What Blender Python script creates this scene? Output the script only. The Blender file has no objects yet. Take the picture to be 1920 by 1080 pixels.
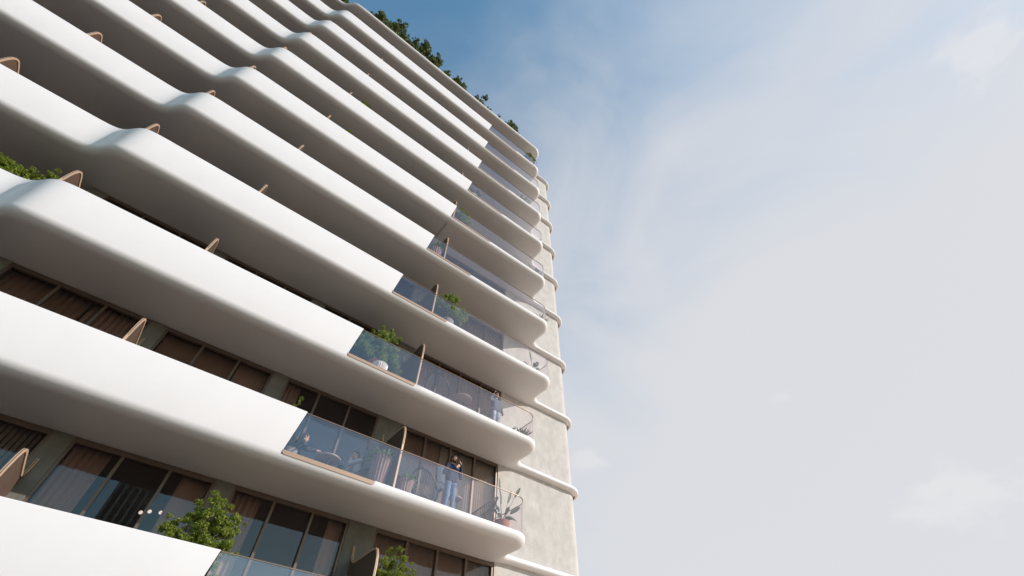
import bpy, math, random
from mathutils import Vector, Matrix
R = math.radians
S = bpy.context.scene
COL = S.collection

# ------------------------------------------------------------------ camera, sky, sun, exposure
cam_d = bpy.data.cameras.new('camera'); cam = bpy.data.objects.new('camera', cam_d); COL.objects.link(cam)
Rm = [[0.7764295787519673, -0.6299792244825301, 0.016831100957226765],
      [0.4873748448570277, 0.5833141249393672, -0.6497771866161574],
      [0.3995283091842562, 0.5127092825048226, 0.7599383671020687]]
right, up, back = Vector(Rm[0]), -Vector(Rm[1]), -Vector(Rm[2])
M = Matrix((right, up, back)).transposed().to_4x4()
M.translation = (0, -10.77, 1.6)
cam.matrix_world = M
cam_d.sensor_width = 36; cam_d.lens = 834.1666 / 1920 * 36
cam_d.clip_start = 0.1; cam_d.clip_end = 6000
S.camera = cam

SUN = Vector((1.16, -1.0, 0.78)).normalized()
SUN_EL = math.asin(SUN.z); SUN_ROT = math.atan2(SUN.x, SUN.y)
sun_d = bpy.data.lights.new('sun', 'SUN'); sun_d.energy = 2.5; sun_d.angle = R(0.5); sun_d.color = (1.0, 0.91, 0.85)
sun = bpy.data.objects.new('sun', sun_d); COL.objects.link(sun)
sun.rotation_euler = (-SUN).to_track_quat('-Z', 'Y').to_euler(); sun.location = (60, -60, 60)

def nd(nt, typ, **kw):
    n = nt.nodes.new(typ)
    for k, v in kw.items():
        if k in n.inputs: n.inputs[k].default_value = v
        else: setattr(n, k, v)
    return n

W = bpy.data.worlds.new('World'); S.world = W; W.use_nodes = True
nt = W.node_tree; nt.nodes.clear(); L = nt.links.new
sky = nd(nt, 'ShaderNodeTexSky', sky_type='NISHITA', sun_disc=False, sun_elevation=SUN_EL, sun_rotation=SUN_ROT,
         air_density=1.3, dust_density=0.4, ozone_density=1.2)
tc = nd(nt, 'ShaderNodeTexCoord')
mp = nd(nt, 'ShaderNodeMapping'); mp.inputs['Scale'].default_value = (1.0, 1.0, 1.8)
L(tc.outputs['Generated'], mp.inputs['Vector'])
n1 = nd(nt, 'ShaderNodeTexNoise', Scale=2.3, Detail=6.0, Roughness=0.5, Distortion=0.5)   # thin veil of high cloud
L(mp.outputs['Vector'], n1.inputs['Vector'])
n2 = nd(nt, 'ShaderNodeTexNoise', Scale=17.0, Detail=7.0, Roughness=0.55)                  # edges of the small puffs
L(mp.outputs['Vector'], n2.inputs['Vector'])
dt = nd(nt, 'ShaderNodeVectorMath', operation='DOT_PRODUCT'); dt.inputs[1].default_value = (0.96, 0.06, 0.04)
L(tc.outputs['Generated'], dt.inputs[0])                                                   # the veil thickens towards the horizon and the sun
ad = nd(nt, 'ShaderNodeMath', operation='MULTIPLY_ADD'); ad.inputs[1].default_value = 0.72
L(n1.outputs['Fac'], ad.inputs[0]); L(dt.outputs['Value'], ad.inputs[2])
r1 = nd(nt, 'ShaderNodeMapRange', interpolation_type='SMOOTHSTEP'); r1.inputs['From Min'].default_value = 0.325; r1.inputs['From Max'].default_value = 1.12
r1.inputs['To Min'].default_value = 0.03; r1.inputs['To Max'].default_value = 0.97
L(ad.outputs[0], r1.inputs['Value'])
veil = nd(nt, 'ShaderNodeMix', data_type='RGBA'); veil.inputs['B'].default_value = (4.3, 4.32, 4.5, 1)
hs = nd(nt, 'ShaderNodeHueSaturation', Hue=0.485, Saturation=1.22, Value=1.17); L(sky.outputs['Color'], hs.inputs['Color'])
L(r1.outputs['Result'], veil.inputs['Factor']); L(hs.outputs['Color'], veil.inputs['A'])
last = veil.outputs['Result']
for d_, size, amt in (((.61, -.30, .73), .12, .38), ((.945, .10, .315), .16, .40), ((.66, .59, .47), .08, .32), ((.83, .23, .51), .04, .22)):
    dd = nd(nt, 'ShaderNodeVectorMath', operation='DISTANCE'); dd.inputs[1].default_value = d_
    L(mp.outputs['Vector'], dd.inputs[0]); dd.inputs[1].default_value = (d_[0], d_[1], d_[2]*1.8)
    m1 = nd(nt, 'ShaderNodeMapRange'); m1.inputs['From Min'].default_value = 0; m1.inputs['From Max'].default_value = size
    m1.inputs['To Min'].default_value = 0.72; m1.inputs['To Max'].default_value = 0.0
    L(dd.outputs['Value'], m1.inputs['Value'])
    a2 = nd(nt, 'ShaderNodeMath', operation='ADD'); L(m1.outputs['Result'], a2.inputs[0]); L(n2.outputs['Fac'], a2.inputs[1])
    r2 = nd(nt, 'ShaderNodeMapRange', interpolation_type='SMOOTHSTEP'); r2.inputs['From Min'].default_value = 0.80; r2.inputs['From Max'].default_value = 1.16
    r2.inputs['To Max'].default_value = amt
    L(a2.outputs[0], r2.inputs['Value'])
    puff = nd(nt, 'ShaderNodeMix', data_type='RGBA'); puff.inputs['B'].default_value = (5.2, 5.1, 5.1, 1)
    L(r2.outputs['Result'], puff.inputs['Factor']); L(last, puff.inputs['A']); last = puff.outputs['Result']
bg = nd(nt, 'ShaderNodeBackground', Strength=0.10)
L(last, bg.inputs['Color'])
wo = nd(nt, 'ShaderNodeOutputWorld'); L(bg.outputs['Background'], wo.inputs['Surface'])

S.view_settings.view_transform = 'Standard'; S.view_settings.look = 'None'
S.view_settings.exposure = 0.75; S.view_settings.gamma = 1.0
S.render.engine = 'CYCLES'
S.cycles.max_bounces = 10; S.cycles.transparent_max_bounces = 24; S.cycles.glossy_bounces = 6
S.render.resolution_x = 1024; S.render.resolution_y = 576

# ------------------------------------------------------------------ helpers
def empty(name, loc=(0, 0, 0), rz=0, parent=None):
    o = bpy.data.objects.new(name, None); COL.objects.link(o); o.empty_display_size = 0.2
    o.location = loc; o.rotation_euler = (0, 0, rz)
    if parent: o.parent = parent
    return o
def tag(o, label=None, cat=None, group=None, kind=None):
    if label: o['label'] = label
    if cat: o['category'] = cat
    if group: o['group'] = group
    if kind: o['kind'] = kind
    return o
def copy_tree(o, parent=None):
    c = o.copy(); COL.objects.link(c)
    if parent: c.parent = parent
    for ch in list(o.children): copy_tree(ch, c)
    return c
class MB:
    def __init__(s): s.v = []; s.f = []; s.m = []
    def quad(s, a, b, c, d, m=0):
        n = len(s.v); s.v += [a, b, c, d]; s.f.append((n, n+1, n+2, n+3)); s.m.append(m)
    def grid(s, rows, m=0, close_u=False, close_v=False):
        n = len(s.v); w = len(rows[0])
        for r in rows: s.v += [tuple(p) for p in r]
        H = len(rows)
        for i in range(H if close_v else H-1):
            for j in range(w if close_u else w-1):
                a = n+i*w+j; b = n+i*w+(j+1) % w; c = n+((i+1) % H)*w+(j+1) % w; d = n+((i+1) % H)*w+j
                s.f.append((a, b, c, d)); s.m.append(m)
    def ngon(s, pts, m=0):
        n = len(s.v); s.v += [tuple(p) for p in pts]; s.f.append(tuple(range(n, n+len(pts)))); s.m.append(m)
    def box(s, x0, x1, y0, y1, z0, z1, m=0):
        n = len(s.v)
        s.v += [(x, y, z) for z in (z0, z1) for y in (y0, y1) for x in (x0, x1)]
        for f in ((0,2,3,1), (4,5,7,6), (0,1,5,4), (2,6,7,3), (0,4,6,2), (1,3,7,5)):
            s.f.append(tuple(n+i for i in f)); s.m.append(m)
    def tube(s, pts, r, seg=8, m=0, closed=False, r1=None):
        pts = [Vector(p) for p in pts]; N = len(pts); rows = []
        ref = Vector((0, 0, 1)); prev = None
        for i, p in enumerate(pts):
            a = pts[i-1] if (i > 0 or closed) else p; b = pts[(i+1) % N] if (i < N-1 or closed) else p
            t = (b-a)
            t = t.normalized() if t.length > 1e-9 else Vector((0, 0, 1))
            if prev is None:
                u = t.orthogonal().normalized()
            else:
                u = (prev - t*prev.dot(t))
                u = u.normalized() if u.length > 1e-6 else t.orthogonal().normalized()
            prev = u; w = t.cross(u)
            rr = r if r1 is None else r+(r1-r)*i/max(1, N-1)
            rows.append([p+(u*math.cos(2*math.pi*k/seg)+w*math.sin(2*math.pi*k/seg))*rr for k in range(seg)])
        s.grid(rows, m, close_u=True, close_v=closed)
        if not closed:
            s.ngon(rows[0][::-1], m); s.ngon(rows[-1], m)
    def lathe(s, prof, seg=24, m=0, c=(0, 0, 0), flute=0, amp=0.0):
        rows = []
        for r, z in prof:
            rows.append([(c[0]+r*(1+(amp*math.cos(flute*t) if flute else 0))*math.cos(t), c[1]+r*(1+(amp*math.cos(flute*t) if flute else 0))*math.sin(t), c[2]+z)
                         for t in [2*math.pi*k/seg for k in range(seg)]])
        s.grid(rows, m, close_u=True)
    def ball(s, c, rx, ry=None, rz=None, seg=14, rot=None, m=0):
        ry = ry or rx; rz = rz or rx; rows = []
        for i in range(seg//2+1):
            ph = math.pi*i/(seg//2)
            row = []
            for k in range(seg):
                t = 2*math.pi*k/seg
                p = Vector((rx*math.sin(ph)*math.cos(t), ry*math.sin(ph)*math.sin(t), -rz*math.cos(ph)))
                if rot: p = rot @ p
                row.append(p+Vector(c))
            rows.append(row)
        s.grid(rows, m, close_u=True)
    def capsule(s, a, b, ra, rb, seg=12):
        a = Vector(a); b = Vector(b)
        s.ball(a, ra, seg=seg); s.ball(b, rb, seg=seg); s.tube([a, b], ra, seg, r1=rb)
    def build(s, name, mats, parent=None, smooth=True, angle=40, weld=True):
        me = bpy.data.meshes.new(name); me.from_pydata([tuple(p) for p in s.v], [], s.f)
        if not isinstance(mats, (list, tuple)): mats = [mats]
        for m in mats: me.materials.append(m)
        if len(mats) > 1: me.polygons.foreach_set('material_index', s.m)
        me.update()
        import bmesh
        bm = bmesh.new(); bm.from_mesh(me)
        if weld: bmesh.ops.remove_doubles(bm, verts=bm.verts, dist=1e-4)
        bmesh.ops.recalc_face_normals(bm, faces=bm.faces)
        bm.to_mesh(me); bm.free()
        if smooth:
            me.polygons.foreach_set('use_smooth', [True]*len(me.polygons)); me.set_sharp_from_angle(angle=R(angle))
        o = bpy.data.objects.new(name, me); COL.objects.link(o)
        if parent: o.parent = parent
        return o

# ------------------------------------------------------------------ materials
def mat(name, col, rough=0.6, metal=0.0, noise=0.0, nscale=3.0, bump=0.0, bscale=40.0, spec=0.5, coat=0.0, nstretch=(1, 1, 1)):
    m = bpy.data.materials.new(name); m.use_nodes = True; t = m.node_tree; b = t.nodes['Principled BSDF']
    b.inputs['Base Color'].default_value = (*col, 1); b.inputs['Roughness'].default_value = rough
    b.inputs['Metallic'].default_value = metal; b.inputs['Specular IOR Level'].default_value = spec
    if coat: b.inputs['Coat Weight'].default_value = coat
    if noise or bump:
        tc = nd(t, 'ShaderNodeTexCoord'); mp = nd(t, 'ShaderNodeMapping'); mp.inputs['Scale'].default_value = nstretch
        t.links.new(tc.outputs['Object'], mp.inputs['Vector'])
    if noise:
        n = nd(t, 'ShaderNodeTexNoise', Scale=nscale, Detail=6.0, Roughness=0.6); t.links.new(mp.outputs['Vector'], n.inputs['Vector'])
        mx = nd(t, 'ShaderNodeMix', data_type='RGBA')
        mx.inputs['A'].default_value = (*[c*(1-noise) for c in col], 1); mx.inputs['B'].default_value = (*[min(1, c*(1+noise)) for c in col], 1)
        mr = nd(t, 'ShaderNodeMapRange'); mr.inputs['From Min'].default_value = 0.3; mr.inputs['From Max'].default_value = 0.7
        t.links.new(n.outputs['Fac'], mr.inputs['Value']); t.links.new(mr.outputs['Result'], mx.inputs['Factor'])
        t.links.new(mx.outputs['Result'], b.inputs['Base Color'])
    if bump:
        n = nd(t, 'ShaderNodeTexNoise', Scale=bscale, Detail=5.0); t.links.new(tc.outputs['Object'], n.inputs['Vector'])
        bp = nd(t, 'ShaderNodeBump', Strength=bump, Distance=0.02); t.links.new(n.outputs['Fac'], bp.inputs['Height'])
        t.links.new(bp.outputs['Normal'], b.inputs['Normal'])
    return m
def glass(name, tint, ior, reflect_tint=(1, 1, 1), extra=0.0):
    m = bpy.data.materials.new(name); m.use_nodes = True; t = m.node_tree; t.nodes.clear()
    tr = nd(t, 'ShaderNodeBsdfTransparent'); tr.inputs['Color'].default_value = (*tint, 1)
    gl = nd(t, 'ShaderNodeBsdfGlossy'); gl.inputs['Roughness'].default_value = 0.0; gl.inputs['Color'].default_value = (*reflect_tint, 1)
    g = nd(t, 'ShaderNodeNewGeometry'); d = nd(t, 'ShaderNodeVectorMath', operation='DOT_PRODUCT')      # Schlick reflectance, the same from both sides of the pane
    t.links.new(g.outputs['Normal'], d.inputs[0]); t.links.new(g.outputs['Incoming'], d.inputs[1])
    ab = nd(t, 'ShaderNodeMath', operation='ABSOLUTE'); t.links.new(d.outputs['Value'], ab.inputs[0])
    om = nd(t, 'ShaderNodeMath', operation='SUBTRACT', use_clamp=True); om.inputs[0].default_value = 1.0; t.links.new(ab.outputs[0], om.inputs[1])
    pw = nd(t, 'ShaderNodeMath', operation='POWER'); pw.inputs[1].default_value = 5.0; t.links.new(om.outputs[0], pw.inputs[0])
    f0 = ((ior-1)/(ior+1))**2+extra
    ma = nd(t, 'ShaderNodeMath', operation='MULTIPLY_ADD'); ma.inputs[1].default_value = 1-f0; ma.inputs[2].default_value = f0
    t.links.new(pw.outputs[0], ma.inputs[0]); fac = ma.outputs[0]
    mx = nd(t, 'ShaderNodeMixShader')
    t.links.new(fac, mx.inputs['Fac']); t.links.new(tr.outputs[0], mx.inputs[1]); t.links.new(gl.outputs[0], mx.inputs[2])
    o = nd(t, 'ShaderNodeOutputMaterial'); t.links.new(mx.outputs[0], o.inputs['Surface'])
    return m
def leafmat(name, c0, c1, trans=0.35):
    m = bpy.data.materials.new(name); m.use_nodes = True; t = m.node_tree; b = t.nodes['Principled BSDF']
    gi = nd(t, 'ShaderNodeNewGeometry')
    rp = nd(t, 'ShaderNodeMix', data_type='RGBA'); rp.inputs['A'].default_value = (*c0, 1); rp.inputs['B'].default_value = (*c1, 1)
    t.links.new(gi.outputs['Random Per Island'], rp.inputs['Factor']); t.links.new(rp.outputs['Result'], b.inputs['Base Color'])
    b.inputs['Roughness'].default_value = 0.5
    tl = nd(t, 'ShaderNodeBsdfTranslucent'); t.links.new(rp.outputs['Result'], tl.inputs['Color'])
    mx = nd(t, 'ShaderNodeMixShader', Fac=trans)
    t.links.new(b.outputs[0], mx.inputs[1]); t.links.new(tl.outputs[0], mx.inputs[2]); t.links.new(mx.outputs[0], t.nodes['Material Output'].inputs['Surface'])
    return m

m_white = mat('white_render', (0.75, 0.728, 0.715), 0.55, noise=0.02, nscale=1.2, bump=0.03, bscale=90)
m_soffit = m_white
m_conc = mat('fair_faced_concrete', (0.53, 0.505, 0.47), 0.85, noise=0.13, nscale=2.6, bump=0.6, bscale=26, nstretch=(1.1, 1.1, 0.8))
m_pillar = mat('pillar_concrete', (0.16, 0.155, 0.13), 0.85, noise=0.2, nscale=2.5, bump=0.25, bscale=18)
m_bronze = mat('bronze_metal', (0.66, 0.46, 0.31), 0.42, metal=0.25)
m_rail = mat('dark_bronze_rail', (0.24, 0.165, 0.12), 0.4, metal=0.3)
m_chan = mat('bronze_channel', (0.40, 0.275, 0.195), 0.45, metal=0.2)
m_frame = mat('window_frame_bronze', (0.15, 0.11, 0.085), 0.42, metal=0.4)
m_panel = mat('bronze_panel', (0.135, 0.09, 0.065), 0.5, metal=0.15, noise=0.05, nscale=4)
m_glass = glass('balustrade_glass', (0.995, 0.985, 0.985), 1.52, (1.0, 0.93, 0.955), extra=0.04)
m_pane = glass('window_glass', (0.90, 0.86, 0.83), 1.5)
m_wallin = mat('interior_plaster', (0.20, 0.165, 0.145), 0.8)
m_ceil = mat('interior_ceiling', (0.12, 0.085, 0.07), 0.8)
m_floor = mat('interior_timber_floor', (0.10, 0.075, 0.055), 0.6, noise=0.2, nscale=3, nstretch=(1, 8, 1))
m_deck = mat('balcony_tiles', (0.15, 0.12, 0.095), 0.7, noise=0.06, nscale=2)
m_leaf = leafmat('bush_leaves', (0.10, 0.175, 0.02), (0.40, 0.45, 0.065), 0.45)
m_leafs = leafmat('brightened_bush_leaves', (0.14, 0.23, 0.045), (0.42, 0.50, 0.12), 0.45)  # lighter copy of the bush leaves, brightness behind glass put into the colour
m_leafd = leafmat('dark_tree_leaves', (0.08, 0.12, 0.03), (0.21, 0.25, 0.07), 0.35)
m_leafy = leafmat('young_yellow_leaves', (0.14, 0.2, 0.02), (0.27, 0.3, 0.04))
m_palm = leafmat('broad_plant_leaves', (0.022, 0.045, 0.02), (0.045, 0.08, 0.032), 0.2)
m_fern = leafmat('potted_fern_leaves', (0.18, 0.33, 0.10), (0.40, 0.55, 0.22), 0.4)
m_bark = mat('bark', (0.12, 0.085, 0.06), 0.9, noise=0.3, nscale=8)
m_pot = mat('ribbed_pot_clay', (0.29, 0.19, 0.165), 0.75, noise=0.08, nscale=6)
m_potred = mat('terracotta', (0.42, 0.17, 0.13), 0.75, noise=0.1, nscale=6)
m_potgrey = mat('grey_planter', (0.30, 0.29, 0.28), 0.8, noise=0.1, nscale=6)
m_soil = mat('soil', (0.05, 0.035, 0.025), 0.95)
m_black = mat('black_powder_coat', (0.025, 0.027, 0.032), 0.45)
m_cord = mat('black_cord', (0.035, 0.037, 0.042), 0.6)
m_table = mat('pale_table_top', (0.55, 0.43, 0.37), 0.5, noise=0.06, nscale=6)
m_cushion = mat('pale_cushion', (0.62, 0.55, 0.50), 0.9)
m_whitepot = mat('white_ceramic', (0.8, 0.76, 0.72), 0.4)
m_skin = mat('skin', (0.50, 0.27, 0.19), 0.55)
m_hair = mat('dark_hair', (0.03, 0.018, 0.013), 0.6)
m_navy = mat('navy_shirt', (0.022, 0.035, 0.085), 0.85, noise=0.15, nscale=12)
m_dark = mat('charcoal_jacket', (0.03, 0.03, 0.036), 0.85, noise=0.15, nscale=12)
m_grey = mat('pale_grey_shirt', (0.42, 0.40, 0.41), 0.9, noise=0.1, nscale=12)
m_slate = mat('slate_sweater', (0.10, 0.12, 0.15), 0.9, noise=0.1, nscale=12)
m_jean = mat('blue_jeans', (0.16, 0.25, 0.42), 0.85, noise=0.2, nscale=9)
m_jeanp = mat('pale_jeans', (0.42, 0.45, 0.52), 0.85, noise=0.2, nscale=9)
m_greytr = mat('grey_trousers', (0.17, 0.175, 0.20), 0.9, noise=0.1, nscale=9)
m_shoe = mat('dark_shoes', (0.05, 0.045, 0.045), 0.5)
m_eye = mat('eye_dark', (0.02, 0.015, 0.012), 0.3)
m_phone = mat('phone_black', (0.015, 0.015, 0.018), 0.25)
def lampmat():
    m = bpy.data.materials.new('lit_globe'); m.use_nodes = True; b = m.node_tree.nodes['Principled BSDF']
    b.inputs['Base Color'].default_value = (0.9, 0.85, 0.8, 1); b.inputs['Emission Color'].default_value = (1, 0.9, 0.82, 1); b.inputs['Emission Strength'].default_value = 0.6
    return m
m_globe = lampmat()
def curtainmat(name, col):
    m = bpy.data.materials.new(name); m.use_nodes = True; t = m.node_tree; b = t.nodes['Principled BSDF']
    b.inputs['Base Color'].default_value = (*col, 1); b.inputs['Roughness'].default_value = 0.95
    tl = nd(t, 'ShaderNodeBsdfTranslucent'); tl.inputs['Color'].default_value = (*col, 1)
    mx = nd(t, 'ShaderNodeMixShader', Fac=0.25); t.links.new(b.outputs[0], mx.inputs[1]); t.links.new(tl.outputs[0], mx.inputs[2])
    t.links.new(mx.outputs[0], t.nodes['Material Output'].inputs['Surface']); return m
m_cur = curtainmat('pink_brown_curtain', (0.52, 0.37, 0.31))
m_curb = curtainmat('brown_blind', (0.36, 0.235, 0.175))
m_curw = curtainmat('cream_curtain', (0.70, 0.64, 0.58))
m_curg = curtainmat('grey_slat_blind', (0.27, 0.24, 0.22))

# ------------------------------------------------------------------ ground
def ground_mat():
    return mat('street_asphalt', (0.045, 0.042, 0.04), 0.9, noise=0.2, nscale=0.6)
def sheet(name, x0, x1, y0, y1, z, m, dz=0.0):
    b = MB()
    if dz: b.box(x0, x1, y0, y1, z-dz, z)
    else: b.quad((x0, y0, z), (x1, y0, z), (x1, y1, z), (x0, y1, z))
    o = b.build(name, m, smooth=False); tag(o, kind='structure'); return o
m_ground = mat('ground_earth', (0.115, 0.085, 0.058), 0.95, noise=0.2, nscale=0.05)
m_pave = mat('dark_paving', (0.032, 0.028, 0.025), 0.85, noise=0.08, nscale=0.8)
sheet('ground', -3000, 3000, -3000, 3000, -0.16, m_ground)
sheet('road', -400, 400, -30, -13, -0.12, ground_mat())
sheet('pavement', -60, 5, -12.9, 30, 0.0, m_pave, dz=0.13)
m_bounce = mat('bounce_sheet_pale', (0.74, 0.58, 0.44), 0.85, noise=0.06, nscale=0.5)
sheet('bounce_sheet', 5.2, 260, -12.9, 120, 0.0, m_bounce, dz=0.13); sheet('bounce_sheet', 15, 260, -160, -30.2, 0.0, m_bounce, dz=0.13)  # unseen pale sheets added to bounce warm light up onto the right-hand soffits
b = MB()
for i in range(60): b.quad((-180+i*6, -18.6, -0.112), (-177+i*6, -18.6, -0.112), (-177+i*6, -18.45, -0.112), (-180+i*6, -18.45, -0.112))
tag(b.build('road_marking', mat('road_paint', (0.75, 0.75, 0.72), 0.7), smooth=False), kind='structure')

# ------------------------------------------------------------------ tower
NF = 10                                         # floors with balconies, lowest first
ZT = [4.72, 7.99, 11.255, 14.50, 17.84, 21.17, 24.485, 27.80, 31.10, 34.40, 37.70]   # rail heights, last is the roof edge
XW = [1.52, 2.00, 2.58, 3.24, 4.03, 4.77, 5.36, 5.76, 6.00, 6.12]           # where the white parapet stops
XS = [3.6, 4.13, 4.62, 5.31, 6.06, 6.87, 7.54, 7.95, 8.30, 8.45]           # where the slab rim steps up
XE = [9.25, 9.45, 9.95, 10.87, 10.93, 10.95, 10.95, 10.95, 10.95, 10.95, 10.95]
YW = 1.80                                       # window wall
SOF = -1.38; DECK = -1.10
def front_y(x): return 0.305*(1-math.tanh((x+5.76)/0.285))
def path(xe):
    P = []
    xs = [-18+0.8*i for i in range(14)]
    x = -6.9
    while x < -4.35: xs.append(x); x += 0.07
    x = -4.2
    while x < xe-0.65: xs.append(x); x += 0.4
    for x in xs: P.append((x, front_y(x)))
    r = 0.62
    for i in range(15):
        a = -math.pi/2+math.pi/2*i/14; P.append((xe-r+r*math.cos(a), r+r*math.sin(a)))
    for y in (0.75, 0.9, 1.0, 1.1): P.append((xe, y))
    r = 0.42; c = (xe+r, 1.13)
    for i in range(1, 13):
        a = math.pi-math.pi/2*i/12; P.append((c[0]+r*math.cos(a), c[1]+r*math.sin(a)))
    x = c[0]+0.15
    while x < 12.9: P.append((x, 1.55)); x += 0.3
    for i in range(13):
        a = -math.pi/2+math.pi/2*i/12; P.append((12.92+0.85*math.cos(a), 2.40+0.85*math.sin(a)))
    for y in (3, 5, 9, 14): P.append((13.77, y))
    return P
def normals(P):
    out = []
    for i in range(len(P)):
        a = Vector(P[max(0, i-1)]); b = Vector(P[min(len(P)-1, i+1)]); t = (b-a).normalized(); out.append(Vector((-t.y, t.x)))
    return out
RF = 0.22; RFY = 0.30
def fillet(n=7): return [(RFY*(1-math.cos(math.pi/2*i/n)), -1.16-RF*math.sin(math.pi/2*i/n)) for i in range(1, n+1)]
PROF_P = [(.14, DECK), (.14, -.03), (.13, -.008), (.115, 0), (.02, 0), (.005, -.006), (0, -.02), (0, -1.16)]+fillet()
PROF_1 = [(.14, DECK), (.14, -1.11), (.14, -1.13), (.135, -1.19), (.10, -1.19), (.03, -1.19), (.015, -1.19), (.004, -1.195)]+fillet()
PROF_2 = [(.14, DECK), (.14, -1.085), (.135, -1.065), (.115, -1.055), (.06, -1.055), (.03, -1.065), (.005, -1.10), (0, -1.15)]+fillet()
PROF_R = [(.30, -1.08), (.25, -1.07), (.20, -1.065), (.10, -1.06), (0, -1.06), (-.06, -1.08), (-.105, -1.13), (-.12, -1.20)]+[(-.12+.18*(1-math.cos(math.pi/2*i/7)), -1.20-.18*math.sin(math.pi/2*i/7)) for i in range(1, 8)]
PROF_G = [(.25, -1.09), (.24, -1.085), (.20, -1.08), (.14, -1.085), (.08, -1.10), (.035, -1.13), (.008, -1.17), (0, -1.215)]+[(.13*(1-math.cos(math.pi/2*i/7)), -1.215-.10*math.sin(math.pi/2*i/7)) for i in range(1, 8)]
tower = empty('apartment_tower', (0, 1.8, 0))
tag(tower, 'tall white apartment tower with curved stacked balconies and a pale concrete end wall', 'building')
TO = Vector((0, 1.8, 0))
def tb(mb, name, mats, parent=None, **kw):      # build in world coordinates, parent to the tower
    o = mb.build(name, mats, None, **kw)
    o.parent = parent or tower
    if not parent: o.location = -TO
    return o
def interp_station(P, N, x):
    for i in range(len(P)-1):
        if P[i][0] <= x <= P[i+1][0] and P[i+1][0]-P[i][0] > 1e-6 and P[i][1] < 0.75:
            t = (x-P[i][0])/(P[i+1][0]-P[i][0]); return i, (x, P[i][1]+t*(P[i+1][1]-P[i][1]))
def make_balcony(k):
    roof = k == NF
    P = path(XE[k]); zt = ZT[k]
    cuts = [] if roof else [XW[k], XS[k]]
    for c in cuts:
        i, p = interp_station(P, None, c); P.insert(i+1, p)
    N = normals(P)
    # end of the deck (flare end) index
    ie = max(i for i, p in enumerate(P) if p[1] < 1.549)+1
    rows = []
    def row(i, prof, slant=False, extra=0):
        p = P[i]; n = N[i]; r = []
        for j, (d, z) in enumerate(prof):
            x = p[0]+n.x*d; y = p[1]+n.y*d
            if slant: x += -0.20*max(0, min(1, -z/1.16))**1.0 + extra
            r.append((x, y, zt+z))
        return r
    def mixp(A_, B_, t): return [((1-t)*a[0]+t*b[0], (1-t)*a[1]+t*b[1]) for a, b in zip(A_, B_)]
    def blend(i):      # the thicker rim tapers into the slim ring that runs round the end wall
        t = max(0, min(1, (i-ie+10)/12.0)); return mixp(PROF_R if roof else PROF_2, PROF_G, t*t*(3-2*t))
    kinds = []
    for i, p in enumerate(P):
        if roof: rows.append(row(i, blend(i)))
        elif i < ie and p[0] < XW[k]-1e-6 and p[1] < .7: rows.append(row(i, PROF_P))
        elif not roof and abs(p[0]-XW[k]) < 1e-6 and p[1] < .7: rows.append(row(i, PROF_P, True)); rows.append(row(i, PROF_1, True))
        elif not roof and p[0] < XS[k]-1e-6 and p[1] < .7: rows.append(row(i, PROF_1))
        elif not roof and abs(p[0]-XS[k]) < 1e-6 and p[1] < .7:
            rows.append(row(i, PROF_1)); rows.append([(x+0.05, y, z) for x, y, z in row(i, PROF_2)])
        else: rows.append(row(i, blend(i)))
    b = MB()
    b.grid(rows, 0)
    # soffit and deck sheets from the rim to the wall
    for (j, mi) in ((len(rows[0])-1, 1), (0, 2)):
        for r0, r1 in zip(rows, rows[1:]):
            a = r0[j]; c = r1[j]
            if a[1] > 1.9 or c[1] > 1.9: break
            if c[0]-a[0] < 1e-5: continue
            by = 1.96 if (a[0]+c[0])/2 > -5.7 else 2.56
            b.quad(a, c, (c[0], by, c[2]), (a[0], by, a[2]), mi)
    o = tb(b, 'roof_slab' if roof else 'balcony', [m_white, m_soffit, m_deck], angle=50, weld=True)
    if roof: return o
    # glass balustrade: front, rounded corner, return to the wall
    xe = XE[k]-0.05; g = []
    def gp(d):
        pts = [(XW[k]+0.02, 0.0+d)]
        x = XW[k]+0.5
        while x < XE[k]-0.75: pts.append((x, d)); x += 0.6
        r = 0.62
        for i in range(17):
            a = -math.pi/2+math.pi/2*i/16; pts.append((XE[k]-r+(r-d)*math.cos(a), r+(r-d)*math.sin(a)))
        pts.append((XE[k]-d, 1.2)); pts.append((XE[k]-d, 1.79)); return pts
    A = gp(.055); B = gp(.07)
    xs0 = XS[k]
    def zb(p): return zt-1.10 if (p[0] < xs0 and p[1] < .2) else zt-1.065
    # leading edge of the glass follows the slanted end of the parapet
    def shear(p, i, bottom): return (p[0]-(0.19 if (i == 0 and bottom) else 0), p[1])
    gb = MB(); rows = []
    for i, (pa, pb) in enumerate(zip(A, B)):
        ab = shear(pa, i, True); bb = shear(pb, i, True)
        rows.append([(ab[0], ab[1], zb(pa)), (pa[0], pa[1], zt-.02), (pb[0], pb[1], zt-.02), (bb[0], bb[1], zb(pa))])
    gb.grid(rows, 0, close_u=True); gb.ngon(rows[0]); gb.ngon(rows[-1])
    go = tb(gb, 'glass_balustrade', m_glass, o, angle=25)
    hr = MB(); H1 = gp(.047); H2 = gp(.078)
    hr.grid([[(a[0], a[1], zt-.022), (a[0], a[1], zt-.006), (c[0], c[1], zt-.006), (c[0], c[1], zt-.022)] for a, c in zip(H1, H2)], 0, close_u=True)
    ho = tb(hr, 'handrail', m_rail, o, angle=30)
    bt = MB(); x0 = XW[k]-0.19; x1 = XS[k]+0.04; rows = []
    nseg = 10
    for i in range(nseg+1):                      # bronze base channel with rounded ends
        for_end = []
    def chan(x, h): return [(x, -.012, zt-1.195+h), (x, -.012, zt-1.095), (x, .13, zt-1.095), (x, .13, zt-1.195+h)]
    for d, h in ((0, .07), (.012, .035), (.035, .012), (.075, 0)): rows.append(chan(x0+d, h))
    for d, h in ((.075, 0), (.035, .012), (.012, .035), (0, .07)): rows.append(chan(x1-d, h))
    bt.grid(rows, 0, close_u=True); bt.ngon(rows[0]); bt.ngon(rows[-1])
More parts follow.
